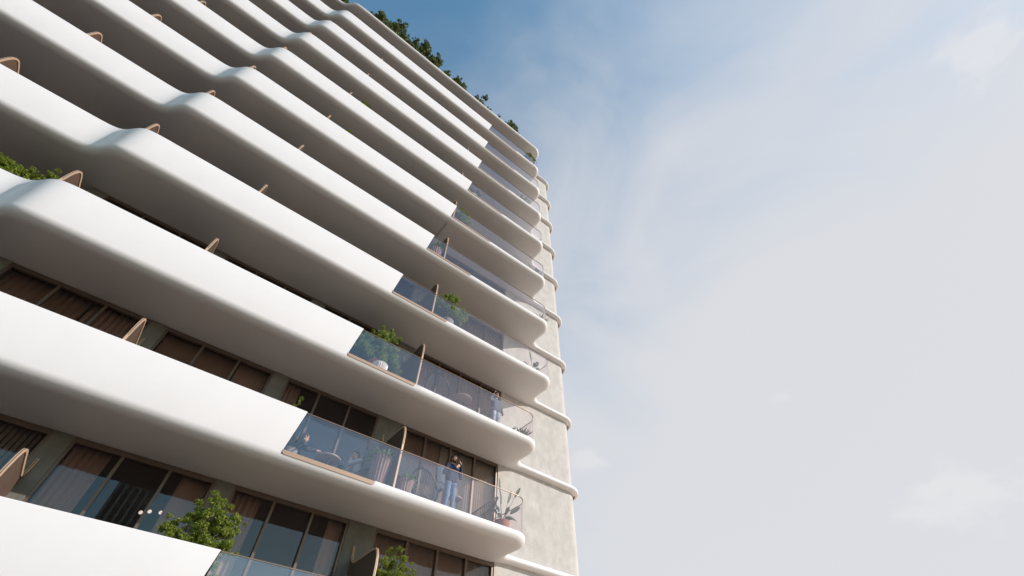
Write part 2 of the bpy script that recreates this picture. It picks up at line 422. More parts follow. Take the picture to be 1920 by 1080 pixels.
    tb(bt, 'base_channel', m_chan, o, angle=30)
    return o
balconies = [make_balcony(k) for k in range(NF+1)]

# end wall of fair-faced concrete with its rounded corner
b = MB()
def endwall_outline(d=0):
    pts = [(9.37, YW), (10, YW), (11, YW), (12, YW), (12.92, YW)]
    for i in range(1, 13):
        a = -math.pi/2+math.pi/2*i/12; pts.append((12.92+.6*math.cos(a), 2.4+.6*math.sin(a)))
    return pts+[(13.52, 14), (9.37, 14)]
ol = endwall_outline()
b.grid([[(x, y, -.1) for x, y in ol], [(x, y, 36.36) for x, y in ol]], 0, close_u=True)
b.ngon([(x, y, 36.36) for x, y in ol])
tb(b, 'end_wall', m_conc, angle=30)
# windows, pillars, rooms behind
BAYS = [(-12.3, -9.3, 3), (-8.92, -5.72, 3), (-5.30, -2.26, 3), (-1.88, 1.01, 3), (1.45, 4.46, 3), (5.26, 9.345, 4)]
PILL = [(-12.7, -12.3), (-9.3, -8.92), (-5.72, -5.30), (-2.26, -1.88), (1.01, 1.45), (4.46, 5.26)]
LEV = [(-0.0, ZT[0]+SOF)]+[(ZT[k]+DECK, ZT[k+1]+SOF) for k in range(NF)]     # (floor, ceiling) of each storey
def window_meshes(x0, x1, n, h):
    f = MB(); w = x1-x0; t = .055; d0, d1 = 0.02, .14
    f.box(0, w, d0, d1, 0, t); f.box(0, w, d0, d1, h-.11, h-.001)
    f.box(0, t, d0+.002, d1-.002, t, h-.11); f.box(w-t, w, d0+.002, d1-.002, t, h-.11)
    for i in range(1, n):
        x = w*i/n; f.box(x-.032, x+.032, d0-.012, d1-.004, t, h-.11)
    g = MB()
    for i in range(n):
        g.box(w*i/n+.02, w*(i+1)/n-.02, .095, .107, t-.02, h-.10)
    return f, g
cache = {}
for li, (z0, z1) in enumerate(LEV):
    h = round(z1-z0-.012, 3)
    for bi, (x0, x1, n) in enumerate(BAYS):
        key = (bi, h)
        if key not in cache:
            f, g = window_meshes(x0, x1, n, h)
            fo = f.build('window', m_frame, tower, smooth=False); go = g.build('pane', m_pane, fo, smooth=False)
            cache[key] = fo
        else: fo = copy_tree(cache[key], tower)
        fo.location = (x0, YW-TO.y+(.6 if x1 < -5.5 else 0), z0+.01)
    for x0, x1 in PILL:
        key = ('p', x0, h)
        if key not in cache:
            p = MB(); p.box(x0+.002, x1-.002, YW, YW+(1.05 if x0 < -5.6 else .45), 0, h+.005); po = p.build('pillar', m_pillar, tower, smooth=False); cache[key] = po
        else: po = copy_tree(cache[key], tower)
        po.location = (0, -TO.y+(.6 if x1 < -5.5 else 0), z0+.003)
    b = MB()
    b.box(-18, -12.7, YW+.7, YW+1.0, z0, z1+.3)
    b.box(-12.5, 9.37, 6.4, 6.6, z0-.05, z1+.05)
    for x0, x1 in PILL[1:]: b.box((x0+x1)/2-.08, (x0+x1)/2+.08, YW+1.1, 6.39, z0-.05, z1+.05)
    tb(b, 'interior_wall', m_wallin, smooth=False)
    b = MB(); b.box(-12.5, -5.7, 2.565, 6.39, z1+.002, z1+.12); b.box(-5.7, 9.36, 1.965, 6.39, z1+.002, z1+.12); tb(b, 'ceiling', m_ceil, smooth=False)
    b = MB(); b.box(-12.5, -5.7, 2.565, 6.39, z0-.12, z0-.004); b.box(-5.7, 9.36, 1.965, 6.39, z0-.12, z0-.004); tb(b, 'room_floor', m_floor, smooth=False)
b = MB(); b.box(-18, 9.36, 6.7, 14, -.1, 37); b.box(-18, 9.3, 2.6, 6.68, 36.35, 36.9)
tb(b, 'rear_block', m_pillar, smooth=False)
# curved bronze privacy screens between the balconies
def screen_mesh(y0, yw):
    a = y0+.12; e = yw-.02
    prof = [(a, 0), (a, 1.30), (a+.01, 1.55), (a+.04, 1.74), (a+.10, 1.88), (a+.18, 1.955), (a+.28, 1.985), (a+.42, 1.99), (a+.62, 1.975)]
    prof += [(e-.50, 1.955), (e-.34, 1.95), (e-.22, 1.975), (e-.12, 2.04), (e-.05, 2.14), (e, 2.38)]
    pa = MB(); N = len(prof)
    for s_, sx in ((0, -.012), (1, .012)): pass
    top = [[(-.012, y, z), (.006, y, z)] for y, z in prof]; bot = [[(-.012, y, 0), (.012, y, 0)] for y, z in prof]
    for i in range(N-1):
        if i == 0: continue
        pa.quad((-.012, prof[i][0], 0.02), (-.012, prof[i+1][0], 0.02), (-.012, *prof[i+1]), (-.012, *prof[i]))
        pa.quad((.006, prof[i+1][0], 0.02), (.006, prof[i][0], 0.02), (.006, *prof[i]), (.006, *prof[i+1]))
    pa.grid(top[1:], 0)
    fr = MB(); rows = []
    for i, (y, z) in enumerate(prof):
        p0 = Vector(prof[max(0, i-1)]); p1 = Vector(prof[min(N-1, i+1)]); t = (p1-p0).normalized(); n = Vector((t.y, -t.x))
        w = .05 if i < N-1 else .012
        rows.append([(-.025, y, z), (.025, y, z), (.025, y+n.x*w, z+n.y*w), (-.025, y+n.x*w, z+n.y*w)])
    fr.grid(rows, 0, close_u=True); fr.ngon(rows[0]); fr.ngon(rows[-1])
    return pa, fr
for xs in (-12.5, -9.12, -5.52, -2.14, 4.76):
    pa, fr = screen_mesh(front_y(xs), YW+(.6 if xs < -5.75 else 0))
    po = None
    for k in range(NF):
        if po is None:
            po = fr.build('privacy_screen', m_bronze, tower, angle=35); pa.build('screen_panel', m_panel, po, angle=35); o = po
        else: o = copy_tree(po, tower)
        o.location = (xs, -TO.y, ZT[k]+DECK+.005)

# ------------------------------------------------------------------ furnishings and planting
FL = [z+DECK+.004 for z in ZT]
def leaves(b, c, r, n, size, rnd, flat=0.75, asp=0.5, shell=0.45):
    for _ in range(n):
        while True:
            d = Vector((rnd.uniform(-1, 1), rnd.uniform(-1, 1), rnd.uniform(-1, 1)))
            if .05 < d.length <= 1: break
        q = d.length; d = d/q*(shell+(1-shell)*q)
        p = Vector(c)+Vector((d.x*r, d.y*r, d.z*r*flat))
        a = Vector((rnd.gauss(0, 1), rnd.gauss(0, 1), rnd.gauss(0, .7)))+d*0.9
        a.normalize(); s_ = a.orthogonal().normalized(); s_ = Matrix.Rotation(rnd.uniform(0, 6.28), 3, a) @ s_
        L_ = size*rnd.uniform(.65, 1.25); Wd = L_*asp; nrm = a.cross(s_)*L_*.12
        b.quad(tuple(p-a*L_*.5), tuple(p+s_*Wd*.5+nrm), tuple(p+a*L_*.5), tuple(p-s_*Wd*.5+nrm))
def foliage_obj(name, m, parent, clumps, seed, size, dens, asp=0.5):
    rnd = random.Random(seed); b = MB()
    for (x, y, z, r) in clumps:
        # every clump is itself a ragged cluster of small sprays
        k = max(7, int(20*r/0.3))
        for _ in range(k):
            d = Vector((rnd.gauss(0, 1), rnd.gauss(0, 1), rnd.gauss(0, .9))).normalized()*r*rnd.uniform(.25, 1.15)
            rr = r*rnd.uniform(.16, .36)
            leaves(b, (x+d.x, y+d.y, z+d.z), rr, int(dens*rr*rr*520)+2, size, rnd, asp=asp, shell=.2)
    return b.build(name, m, parent, smooth=False, weld=False)
def stems_obj(name, parent, base, tops, r, m=m_bark, seed=1):
    rnd = random.Random(seed); b = MB()
    for t in tops:
        p0 = Vector(base)+Vector((rnd.uniform(-.04, .04), rnd.uniform(-.04, .04), 0)); p3 = Vector(t)
        mid = (p0+p3)/2+Vector((rnd.uniform(-.08, .08), rnd.uniform(-.08, .08), .06))
        b.tube([p0, p0.lerp(mid, .5), mid, mid.lerp(p3, .5)+Vector((0, 0, .02)), p3], r, 6, r1=r*.3)
    return b.build(name, m, parent)
def planter(parent, r0, r1, h, m=m_potgrey, name='pot', flute=0, amp=0, z=0):
    b = MB(); seg = 96 if flute else 28
    b.lathe([(0.001, z), (r0, z), (r0*1.01, z+.02), (r1, z+h-.03), (r1*1.02, z+h), (r1*.9, z+h), (r1*.88, z+h-.05), (.001, z+h-.05)], seg, flute=flute, amp=amp)
    return b.build(name, m, parent, angle=50)
def bush(label, loc, clumps, seed, size=.06, dens=16, m=m_leaf, pot=(.22, .28, .5), potmat=m_potgrey, cat='bush', group=None, name='potted_bush'):
    t = empty(name, loc); tag(t, label, cat, group)
    if pot: planter(t, pot[0], pot[1], pot[2], potmat)
    foliage_obj('foliage', m, t, clumps, seed, size, dens)
    stems_obj('stem', t, (0, 0, pot[2]-.06 if pot else 0), [(x, y, z) for x, y, z, r in clumps], .022, seed=seed)
    return t
bush('big leafy green bush rising in several crowns above the lowest white parapet', (1.08, .66, FL[0]),
     [(-.5, 0, 1.55, .22), (-.27, .05, 1.8, .2), (-.3, 0, 1.35, .3), (.1, .0, 2.12, .22), (.02, 0, 1.85, .28), (.2, .05, 1.75, .3), (.5, 0, 1.7, .27), (.58, .05, 1.4, .28), (.15, 0, 1.35, .38), (.4, 0, 1.1, .36), (.0, 0, 1.05, .34)], 11, .058, 19)
bush('leafy green bush beside a bronze screen, cut by the photo\'s bottom edge', (5.52, .85, FL[0]),
     [(-.2, 0, 1.85, .26), (.02, 0, 2.12, .2), (.18, 0, 1.9, .25), (.4, 0, 1.8, .2), (0, 0, 1.55, .36), (.3, 0, 1.45, .3), (-.15, 0, 1.3, .3)], 12, .055, 17)
bush('wide leafy bush spilling behind the parapet at the far left, by a curved bronze screen', (-6.65, 1.1, FL[2]),
     [(-.45, 0, 1.62, .26), (-.15, 0, 1.72, .26), (.1, 0, 1.55, .24), (.3, 0, 1.75, .24), (.58, 0, 1.98, .24), (-.7, 0, 1.4, .3), (.3, 0, 1.35, .35), (-.2, 0, 1.3, .35)], 13, .06, 16)
bush('dense dark green bush at the parapet end, crown above the glass handrail, third balcony', (3.42, .56, FL[2]),
     [(-.5, 0, 1.0, .36), (-.15, 0, 1.25, .36), (.2, 0, 1.1, .36), (.45, .05, .8, .34), (0, 0, .75, .4), (-.35, .05, .7, .34), (-.05, 0, 1.75, .24), (.2, 0, 1.88, .2), (.42, 0, 1.65, .22), (.6, 0, .55, .26), (.1, 0, 1.5, .3), (-.3, 0, 1.4, .3), (.3, -.05, .95, .34), (-.6, 0, .7, .3), (.05, -.1, .45, .34)], 14, .06, 20, m_leafs, potmat=m_potred)
bush('dense round bush behind the glass on the fourth balcony from the bottom', (5.6, .52, FL[3]),
     [(-.45, 0, 1.3, .38), (0, 0, 1.45, .4), (.38, 0, 1.25, .4), (-.1, 0, .95, .4), (.5, 0, .95, .28), (-.05, 0, 1.85, .22), (.2, 0, 1.8, .22), (-.42, 0, .85, .28), (.15, -.1, 1.0, .36), (-.25, -.1, 1.1, .36), (.45, -.05, 1.2, .3)], 15, .065, 20, m_leafs)
bush('bush behind the glass on the sixth balcony from the bottom, next to the parapet end', (5.35, .55, FL[5]),
     [(-.3, 0, 1.1, .3), (0, 0, 1.4, .3), (.3, 0, 1.15, .32), (0, 0, .9, .36), (.02, 0, 1.85, .22), (.15, 0, 1.68, .2), (.45, 0, .85, .26), (.1, -.1, 1.15, .36), (-.2, -.1, .95, .34)], 16, .07, 19, m_leafs)
bush('small yellow-green shrub peeping over a high parapet, the lower of two', (-1.14, .5, FL[5]),
     [(0, 0, 1.75, .22), (-.08, 0, 2.0, .17), (.1, 0, 1.95, .15), (0, 0, 1.45, .25)], 17, .075, 12, m_leafy)
bush('small yellow-green shrub peeping over a high parapet, the upper of two', (-1.28, .5, FL[6]),
     [(0, 0, 1.9, .24), (-.08, 0, 2.2, .18), (.14, 0, 2.1, .18), (0, 0, 1.5, .25)], 18, .075, 12, m_leafy)
bush('bright green shrub at the rounded glass end of the topmost balcony', (10.05, .36, FL[9]),
     [(-.3, 0, 1.5, .22), (-.1, 0, 1.75, .24), (.15, 0, 1.9, .25), (.35, 0, 1.6, .25), (.05, 0, 2.15, .2), (-.15, 0, 1.1, .32), (.25, 0, 1.0, .32), (0, 0, .75, .3)], 19, .085, 13, m_leafy)
bush('bushy plant behind the glass near the rounded end, eighth balcony from the bottom', (9.25, .45, FL[7]),
     [(-.2, 0, .75, .3), (.15, 0, .9, .3), (.4, 0, .7, .28), (.05, 0, .5, .3)], 20, .08, 11)
bush('dark bush at the parapet end behind the glass on the seventh balcony from the bottom', (5.75, .45, FL[6]),
     [(-.15, 0, .6, .26), (.1, 0, .8, .26), (.3, 0, .55, .24)], 21, .08, 11, m_leafd)

# rooftop trees, behind the roof edge
def roof_tree(label, x, y, top, w, seed, lean=0):
    z0 = 36.62; t = empty('roof_tree', (x, y, z0)); tag(t, label, 'tree', 'trees along the roof edge')
    h = top-z0; rnd = random.Random(seed); cl = []
    n = int(9+w*4.5)
    for i in range(n):
        u = rnd.uniform(-.5, .5)*w; zz = h*(1-.15-abs(u/w)*.55*rnd.uniform(.5, 1.2))-rnd.uniform(0, .42)*h*.75
        cl.append((u+lean*zz/h, rnd.uniform(-.3, .3)*w*.6, zz, rnd.uniform(.38, .62)*w*.36))
    cl.append((lean, 0, h-.3, w*.17))
    foliage_obj('crown', m_leafd, t, cl, seed, .16, 3.3, .45)
    b = MB(); b.tube([(0, 0, -.02), (.05, 0, h*.3), (lean*.4, 0, h*.55), (lean*.7, 0, h*.75)], .11, 8, r1=.05)
    for c in cl[::2]: b.tube([(lean*.3, 0, h*.4), ((c[0]+lean*.3)/2, c[1]/2, (h*.45+c[2])/2), c[:3]], .045, 5, r1=.012)
    b.build('trunk', m_bark, t); return t
roof_tree('tallest of the dark trees on the roof edge, nearest the wavy step in the roof', -2.9, 1.4, 44.0, 2.9, 31)
roof_tree('second tall dark roof tree, just right of the tallest', -.45, 1.4, 43.9, 2.4, 32)
roof_tree('small pale green roof tree right of the two tall trees', 1.9, 1.3, 42.2, 1.2, 33)
roof_tree('rounded dark roof tree right of the small pale one', 3.05, 1.3, 42.6, 1.7, 34)
roof_tree('dark roof tree standing alone halfway along the right part of the roof edge', 5.75, 1.3, 43.2, 1.7, 35)
roof_tree('low dark roof tree beside the rightmost one', 7.4, 1.2, 41.4, 1.0, 36)
roof_tree('rightmost dark tree on the roof edge, nearest the tower\'s corner', 8.85, 1.3, 42.5, 1.8, 37)
roof_tree('roof tree at the very top of the photo, left of the wavy step', -7.2, 1.9, 42.4, 1.8, 38)
roof_tree('second roof tree at the very top of the photo, right beside the wavy step', -5.2, 1.6, 40.2, 1.1, 39)

# broad-leaved plants in pots
def paddle(parent, base, tip, wid, droop, m=m_palm, stalk=.012, split=0.5):
    b = MB(); base = Vector(base); tip = Vector(tip); d = tip-base; side = d.cross(Vector((0, -1, .3)))
    side = side.normalized() if side.length > 1e-5 else Vector((1, 0, 0))
    pts = [base+d*t+Vector((0, 0, -droop*t*t)) for t in [i/14 for i in range(15)]]
    b.tube(pts[:int(15*split)+1], stalk, 6, r1=stalk*.6)
    rows = []; i0 = int(14*split)
    up_ = side.cross(d).normalized()
    for i in range(i0, 15):
        u = (i-i0)/(14-i0); w = wid*math.sin(math.pi*min(1, .06+u*.94))**.7
        fold = up_*w*.25
        rows.append([pts[i]-side*w+fold, pts[i]-side*w*.5+fold*.4, pts[i], pts[i]+side*w*.5+fold*.4, pts[i]+side*w+fold])
    b.grid(rows)
    o = b.build('leaf', m, parent); sm = o.modifiers.new('thickness', 'SOLIDIFY'); sm.thickness = .004
    return o
t = empty('potted_plant', (8.72, .62, FL[1])); tag(t, 'large bird-of-paradise plant in a terracotta pot at the rounded glass end of the man\'s balcony', 'plant')
planter(t, .17, .24, .42, m_potred)
for bz, tp, w_, dr, sp in (((-.02, 0, .4), (-.14, .05, 1.78), .035, 0, .66), ((0, 0, .4), (-.06, .06, 1.38), .04, 0, .6), ((.03, 0, .4), (.78, .05, 2.0), .05, .26, .66), ((.02, 0, .4), (.36, .02, 1.55), .05, .05, .62),
                       ((.03, 0, .4), (.68, -.05, 1.28), .075, .25, .45), ((.03, 0, .4), (.62, 0, 1.06), .08, .5, .42), ((-.03, 0, .4), (-.55, 0, 1.15), .08, .5, .42), ((-.02, 0, .4), (-.36, -.1, 1.1), .07, .3, .45),
                       ((.0, 0, .4), (.2, -.1, 1.0), .06, .1, .45), ((-.02, 0, .4), (-.3, -.12, .85), .08, .3, .35), ((.02, 0, .4), (.3, -.12, .8), .08, .25, .35)):
    paddle(t, bz, tp, w_, dr, stalk=.009, split=sp)
def spiky(label, loc, n, ln, seed, pot=(.16, .2, .35), m=m_palm, w=.035, up_=.35, name='potted_plant', potmat=m_potgrey, cat='plant'):
    t = empty(name, loc); tag(t, label, cat); planter(t, *pot, potmat); rnd = random.Random(seed); b = MB()
    for i in range(n):
        az = rnd.uniform(0, 6.28); el = rnd.uniform(up_, 1.45); L_ = ln*rnd.uniform(.7, 1.1)
        d = Vector((math.cos(az)*math.cos(el), math.sin(az)*math.cos(el), math.sin(el))); sd = d.cross(Vector((0, 0, 1))).normalized()
        rows = []
        for j in range(6):
            u = j/5; p = Vector((0, 0, pot[2]-.03))+d*L_*u+Vector((0, 0, -L_*.18*u*u)); ww = w*(1-u)**.6*(.4+.6*min(1, u*4)); f = d.cross(sd)*ww*.4
            rows.append([p-sd*ww+f, p, p+sd*ww+f])
        b.grid(rows)
    o = b.build('leaves', m, t); sm = o.modifiers.new('thickness', 'SOLIDIFY'); sm.thickness = .004
    return t
spiky('spiky yucca at the rounded glass end of the third balcony from the bottom', (9.5, .6, FL[2]), 34, .55, 41, pot=(.15, .19, .3))
spiky('low plant with small leaves left of the spiky yucca behind curved glass', (8.98, .6, FL[2]), 14, .42, 42, pot=(.13, .16, .26), w=.05)
t = empty('potted_plant', (10.05, .5, FL[3])); tag(t, 'plant with one upright paddle leaf behind curved glass, fourth balcony from the bottom', 'plant')
planter(t, .15, .2, .32, m_potgrey)
for bz, tp, w_, dr in (((0, 0, .3), (-.2, 0, 1.42), .05, 0), ((0, 0, .3), (.3, 0, 1.15), .09, .1), ((0, 0, .3), (.2, -.1, 1.0), .08, .1), ((0, 0, .3), (.12, .05, .95), .07, 0), ((0, 0, .3), (-.55, 0, .75), .05, .1), ((0, 0, .3), (.35, 0, .9), .07, .2)):
    paddle(t, bz, tp, w_, dr)
spiky('round spiky grass plant behind curved glass, fifth balcony from the bottom', (10.5, .5, FL[4]), 70, .62, 43, pot=(.16, .2, .32), w=.018, up_=-.1)
t = empty('potted_plant', (10.25, .45, FL[5])); tag(t, 'dark paddle-leaf plant at the curved glass end of the sixth balcony from the bottom', 'plant')
planter(t, .15, .2, .32, m_potgrey)
for bz, tp, w_, dr in (((0, 0, .3), (-.45, 0, 1.1), .06, 0), ((0, 0, .3), (.35, 0, 1.2), .1, .1), ((0, 0, .3), (.1, -.1, 1.05), .09, .1), ((0, 0, .3), (.3, .05, .95), .08, .1)): paddle(t, bz, tp, w_, dr)
t = empty('potted_plant', (9.75, .45, FL[6])); tag(t, 'small plant with two upright leaves behind curved glass, seventh balcony from the bottom', 'plant')
planter(t, .13, .17, .3, m_potgrey)
for bz, tp, w_, dr in (((0, 0, .28), (-.25, 0, 1.1), .05, 0), ((0, 0, .28), (.25, 0, .95), .06, .1), ((0, 0, .28), (.05, 0, .8), .05, 0)): paddle(t, bz, tp, w_, dr)
# slender climber by the parapet end, and the dark leafy plant behind the seated man
t = empty('slender_plant', (1.66, .75, FL[1])); tag(t, 'slender upright plant with small leaves at the parapet end of the seated men\'s balcony', 'plant')
planter(t, .13, .17, .35, m_potgrey)
foliage_obj('foliage', m_leaf, t, [(.02, 0, 1.1, .09), (.06, 0, 1.3, .08), (.11, 0, 1.5, .08), (.16, 0, 1.68, .08), (.2, 0, 1.82, .06), (-.03, 0, .85, .14)], 44, .06, 34)
stems_obj('stem', t, (0, 0, .3), [(.2, 0, 1.85), (.05, 0, 1.2)], .014, seed=4)
spiky('dark leafy plant in the glass corner behind the man in the dark jacket', (2.06, .55, FL[1]), 46, .62, 45, pot=(.15, .19, .32), w=.05, up_=.2, m=m_palm)
# ribbed pots with ferns
def ribbed(label, loc, r0, r1, h, ln, n, seed, flute=20):
    t = empty('ribbed_planter', loc); tag(t, label, 'planter'); planter(t, r0, r1, h, m_pot, 'pot', flute, .055)
    rnd = random.Random(seed); b = MB()
    for i in range(n):
        az = rnd.uniform(0, 6.28); el = rnd.uniform(.3, 1.5); L_ = ln*rnd.uniform(.6, 1.1); rr = r1*.7*rnd.random()
        d = Vector((math.cos(az)*math.cos(el), math.sin(az)*math.cos(el), math.sin(el))); sd = d.cross(Vector((0, 0, 1))).normalized(); rows = []
        for j in range(6):
            u = j/5; p = Vector((math.cos(az)*rr, math.sin(az)*rr, h-.04))+d*L_*u+Vector((0, 0, -L_*.45*u*u)); ww = .028*(1-u)**.5*(.3+.7*min(1, u*4)); f = d.cross(sd)*ww*.4
            rows.append([p-sd*ww+f, p, p+sd*ww+f])
        b.grid(rows)
    o = b.build('leaves', m_fern, t); sm = o.modifiers.new('thickness', 'SOLIDIFY'); sm.thickness = .004
    return t
ribbed('tall ribbed brown planter with pale green leaves, left of the bronze screen', (4.4, .5, FL[1]), .19, .27, .92, .42, 130, 51)
ribbed('low ribbed brown planter with feathery leaves, right of the bronze screen', (5.18, .46, FL[1]), .19, .24, .52, .38, 110, 52)
ribbed('ribbed planter with a bushy plant at the parapet end, fifth balcony from the bottom', (4.42, .42, FL[4]), .22, .29, .72, .5, 130, 53)
# white fluted bowl in front of the big bush
t = empty('fluted_bowl', (3.52, .33, FL[2])); tag(t, 'white fluted bowl on the deck in front of the dense dark green bush', 'bowl')
b = MB(); b.lathe([(.001, 0), (.12, 0), (.2, .12), (.24, .3), (.235, .34), (.2, .34), (.18, .2), (.001, .12)], 96, flute=24, amp=.05); b.build('bowl', m_whitepot, t)

# wire lounge chairs
def make_chair():
    t = empty('lounge_chair', (0, 0, 0)); loop = []; N = 44
    for i in range(N):
        a = 2*math.pi*i/N; s_ = (1+math.sin(a))/2
        loop.append(Vector((.40*math.cos(a)*(1-.12*s_), .36-.80*s_**.85 if True else 0, .34+.60*s_**1.25)))
    f = MB(); f.tube(loop, .017, 8, closed=True)
    seat = [Vector((.20*math.cos(2*math.pi*i/N), -.02+.20*math.sin(2*math.pi*i/N)*-1, .27)) for i in range(N)]
    f.tube(seat, .011, 6, closed=True)
    base = [Vector((.30*math.cos(2*math.pi*i/N), -.02+.28*math.sin(2*math.pi*i/N), .014)) for i in range(N)]
    f.tube(base, .014, 6, closed=True)
    f.build('frame', m_black, t)
    for a in (.5, 2.6, 4.7):
        l = MB(); l.tube([(.30*math.cos(a), -.02+.28*math.sin(a), .014), (.25*math.cos(a), -.02+.24*math.sin(a), .15), (.20*math.cos(a), -.02+.20*math.sin(a), .27)], .013, 6); l.build('leg', m_black, t)
    c = MB()
    for i in range(N):
        c.tube([loop[i], loop[i].lerp(seat[i], .5)+Vector((0, 0, -.03)), seat[i]], .008, 5)
        c.tube([seat[i], Vector((0, -.02, .255))], .008, 5)
    c.build('cords', m_cord, t)
    cu = MB(); cu.lathe([(.001, .275), (.17, .275), (.195, .295), (.19, .33), (.16, .345), (.001, .35)], 24, c=(0, -.02, 0)); cu.build('cushion', m_cushion, t)
    return t
chair0 = make_chair(); used = [0]
def chair(loc, rz, label, sc=1.0):
    c = chair0 if not used[0] else copy_tree(chair0); used[0] = 1
    c.location = loc; c.rotation_euler.z = rz; c.scale = (sc, sc, sc); tag(c, label, 'chair', 'wire lounge chairs on the balconies'); return c
chair((5.98, .72, FL[1]), R(-60), 'black wire lounge chair with pale cushion between the low ribbed planter and the standing man', 1.08)
chair((8.02, .72, FL[1]), R(62), 'black wire lounge chair in front of the bird-of-paradise plant', 1.08)
chair((2.42, 1.38, FL[1]), R(-90), 'black wire lounge chair under the man in the dark jacket', 1.05)
chair((3.98, 1.38, FL[1]), R(90), 'black wire lounge chair under the man in the pale shirt', 1.05)
chair((5.78, .62, FL[2]), R(-50), 'black wire lounge chair left of the round table on the third balcony from the bottom', 1.1)
chair((7.72, .72, FL[2]), R(70), 'black wire lounge chair beside the man in the slate sweater', .95)
# round tables
def make_table(r, h):
    t = empty('round_table', (0, 0, 0)); b = MB()
    b.lathe([(.001, h-.035), (r*.92, h-.035), (r, h-.022), (r, h-.006), (r-.008, h), (.001, h)], 40); b.build('table_top', m_table, t)
    for a in (.4, 2.5, 4.6):
        l = MB(); l.tube([(r*.45*math.cos(a), r*.45*math.sin(a), h-.036), (r*.62*math.cos(a), r*.62*math.sin(a), .01)], .012, 6); l.build('leg', m_black, t)
    rr = MB(); rr.tube([(r*.55*math.cos(2*math.pi*i/30), r*.55*math.sin(2*math.pi*i/30), h*.42) for i in range(30)], .009, 6, closed=True); rr.build('brace', m_black, t)
    return t
for r_, h_, loc, lb in ((.33, .72, (3.17, 1.12, FL[1]), 'pale round table between the two seated men'),
                        (.21, .66, (7.02, .72, FL[1]), 'small pale round side table right of the man on the phone'),
                        (.36, .68, (6.72, .55, FL[2]), 'pale round table in the middle of the third balcony from the bottom')):
    t = make_table(r_, h_); t.location = loc; tag(t, lb, 'table', 'round tables on the balconies')
# curtains and blinds behind the windows
def curtain(k, x0, x1, m, label, wave=.11, amp=.035, name='curtain', cat='curtain', y=2.12, slat=False):
    z0, z1 = LEV[k]; z0 += .01; z1 -= .012; b = MB()
    if slat:
        n = int((x1-x0)/.10)
        for i in range(n):
            c = x0+(i+.5)*(x1-x0)/n; b.box(c-.035, c+.035, y, y+.012, z0, z1)
        b.box(x0, x1, y-.02, y-.002, z1-.05, z1)
    else:
        n = int((x1-x0)/.018); rnd = random.Random(int(x0*100)+k); ph = rnd.uniform(0, 6)
        rows = []
        for zz in (z0, z0+.5*(z1-z0), z1):
            rows.append([(x0+(x1-x0)*i/n, y+amp*math.sin(ph+2*math.pi*(x1-x0)*i/n/wave+.5*math.sin(i*.11)), zz) for i in range(n+1)])
        b.grid(rows)
    o = b.build(name, m, None, angle=80 if not slat else 20); tag(o, label, cat, 'window coverings behind the glass')
    if not slat: sm = o.modifiers.new('thickness', 'SOLIDIFY'); sm.thickness = .004
    return o
curtain(1, -5.25, -2.3, m_curg, 'dark vertical slat blind in the window at the bottom left corner', slat=True, name='slat_blind', cat='blind')
curtain(1, -1.83, -1.12, m_cur, 'pinkish pleated curtain in the lowest window row, right of the leftmost pillar', .13, .03)
curtain(1, .34, .95, m_cur, 'pinkish curtain behind the big bush in the lowest window row', .5, .02)
curtain(1, 1.5, 2.2, m_cur, 'brown translucent curtain just right of the big bush', .14, .03)
curtain(1, 4.0, 4.4, m_cur, 'narrow curtain strip left of the wide pillar in the lowest window row', .2, .02)
curtain(1, 5.3, 9.3, m_curb, 'brown blind along the right-hand windows of the lowest row', .25, .012, name='blind', cat='blind')
curtain(2, -5.25, -3.6, m_curb, 'dark brown pleated curtain at the left edge, second window row from the bottom', .16, .035)
curtain(2, -3.55, -2.35, m_cur, 'lighter brown pleated curtain left of the bronze screen, second window row', .13, .04)
curtain(2, .12, .95, m_cur, 'smooth brown curtain left of the middle pillar, second window row', .07, .012)
curtain(2, -1.83, .08, m_curb, 'dark brown blind in the two panes right of the bronze screen, second window row', .4, .008, name='blind', cat='blind')
curtain(2, 1.5, 1.95, m_cur, 'narrow brown curtain behind the slender plant', .12, .02)
curtain(2, 5.3, 7.0, m_curb, 'brown blind behind the bronze screen on the standing man\'s balcony', .25, .012, name='blind', cat='blind')
curtain(2, 7.05, 9.3, m_curw, 'cream pleated curtain behind the standing man', .085, .028)
curtain(3, 5.3, 9.3, m_cur, 'brown pleated curtain behind the man in the slate sweater', .13, .03)
curtain(4, 5.3, 9.3, m_cur, 'brown curtain in the fourth window row from the bottom', .16, .03)
# pendant lamps in the room behind the lowest windows
for x, z, lb in ((-.03, 6.39, 'left one of the three lit white globe lamps seen through the lowest windows'), (.14, 6.46, 'middle one of the three lit white globe lamps seen through the lowest windows'),
                 (.38, 6.50, 'right one of the three lit white globe lamps seen through the lowest windows')):
    t = empty('pendant_lamp', (x, 4.5, z)); tag(t, lb, 'lamp', 'globe lamps in the lowest room')
    b = MB(); b.ball((0, 0, 0), .045, seg=16); b.build('globe', m_globe, t)
    b = MB(); b.tube([(0, 0, .04), (0, 0, LEV[1][1]-z+.003)], .006, 6); b.build('cord', m_black, t)

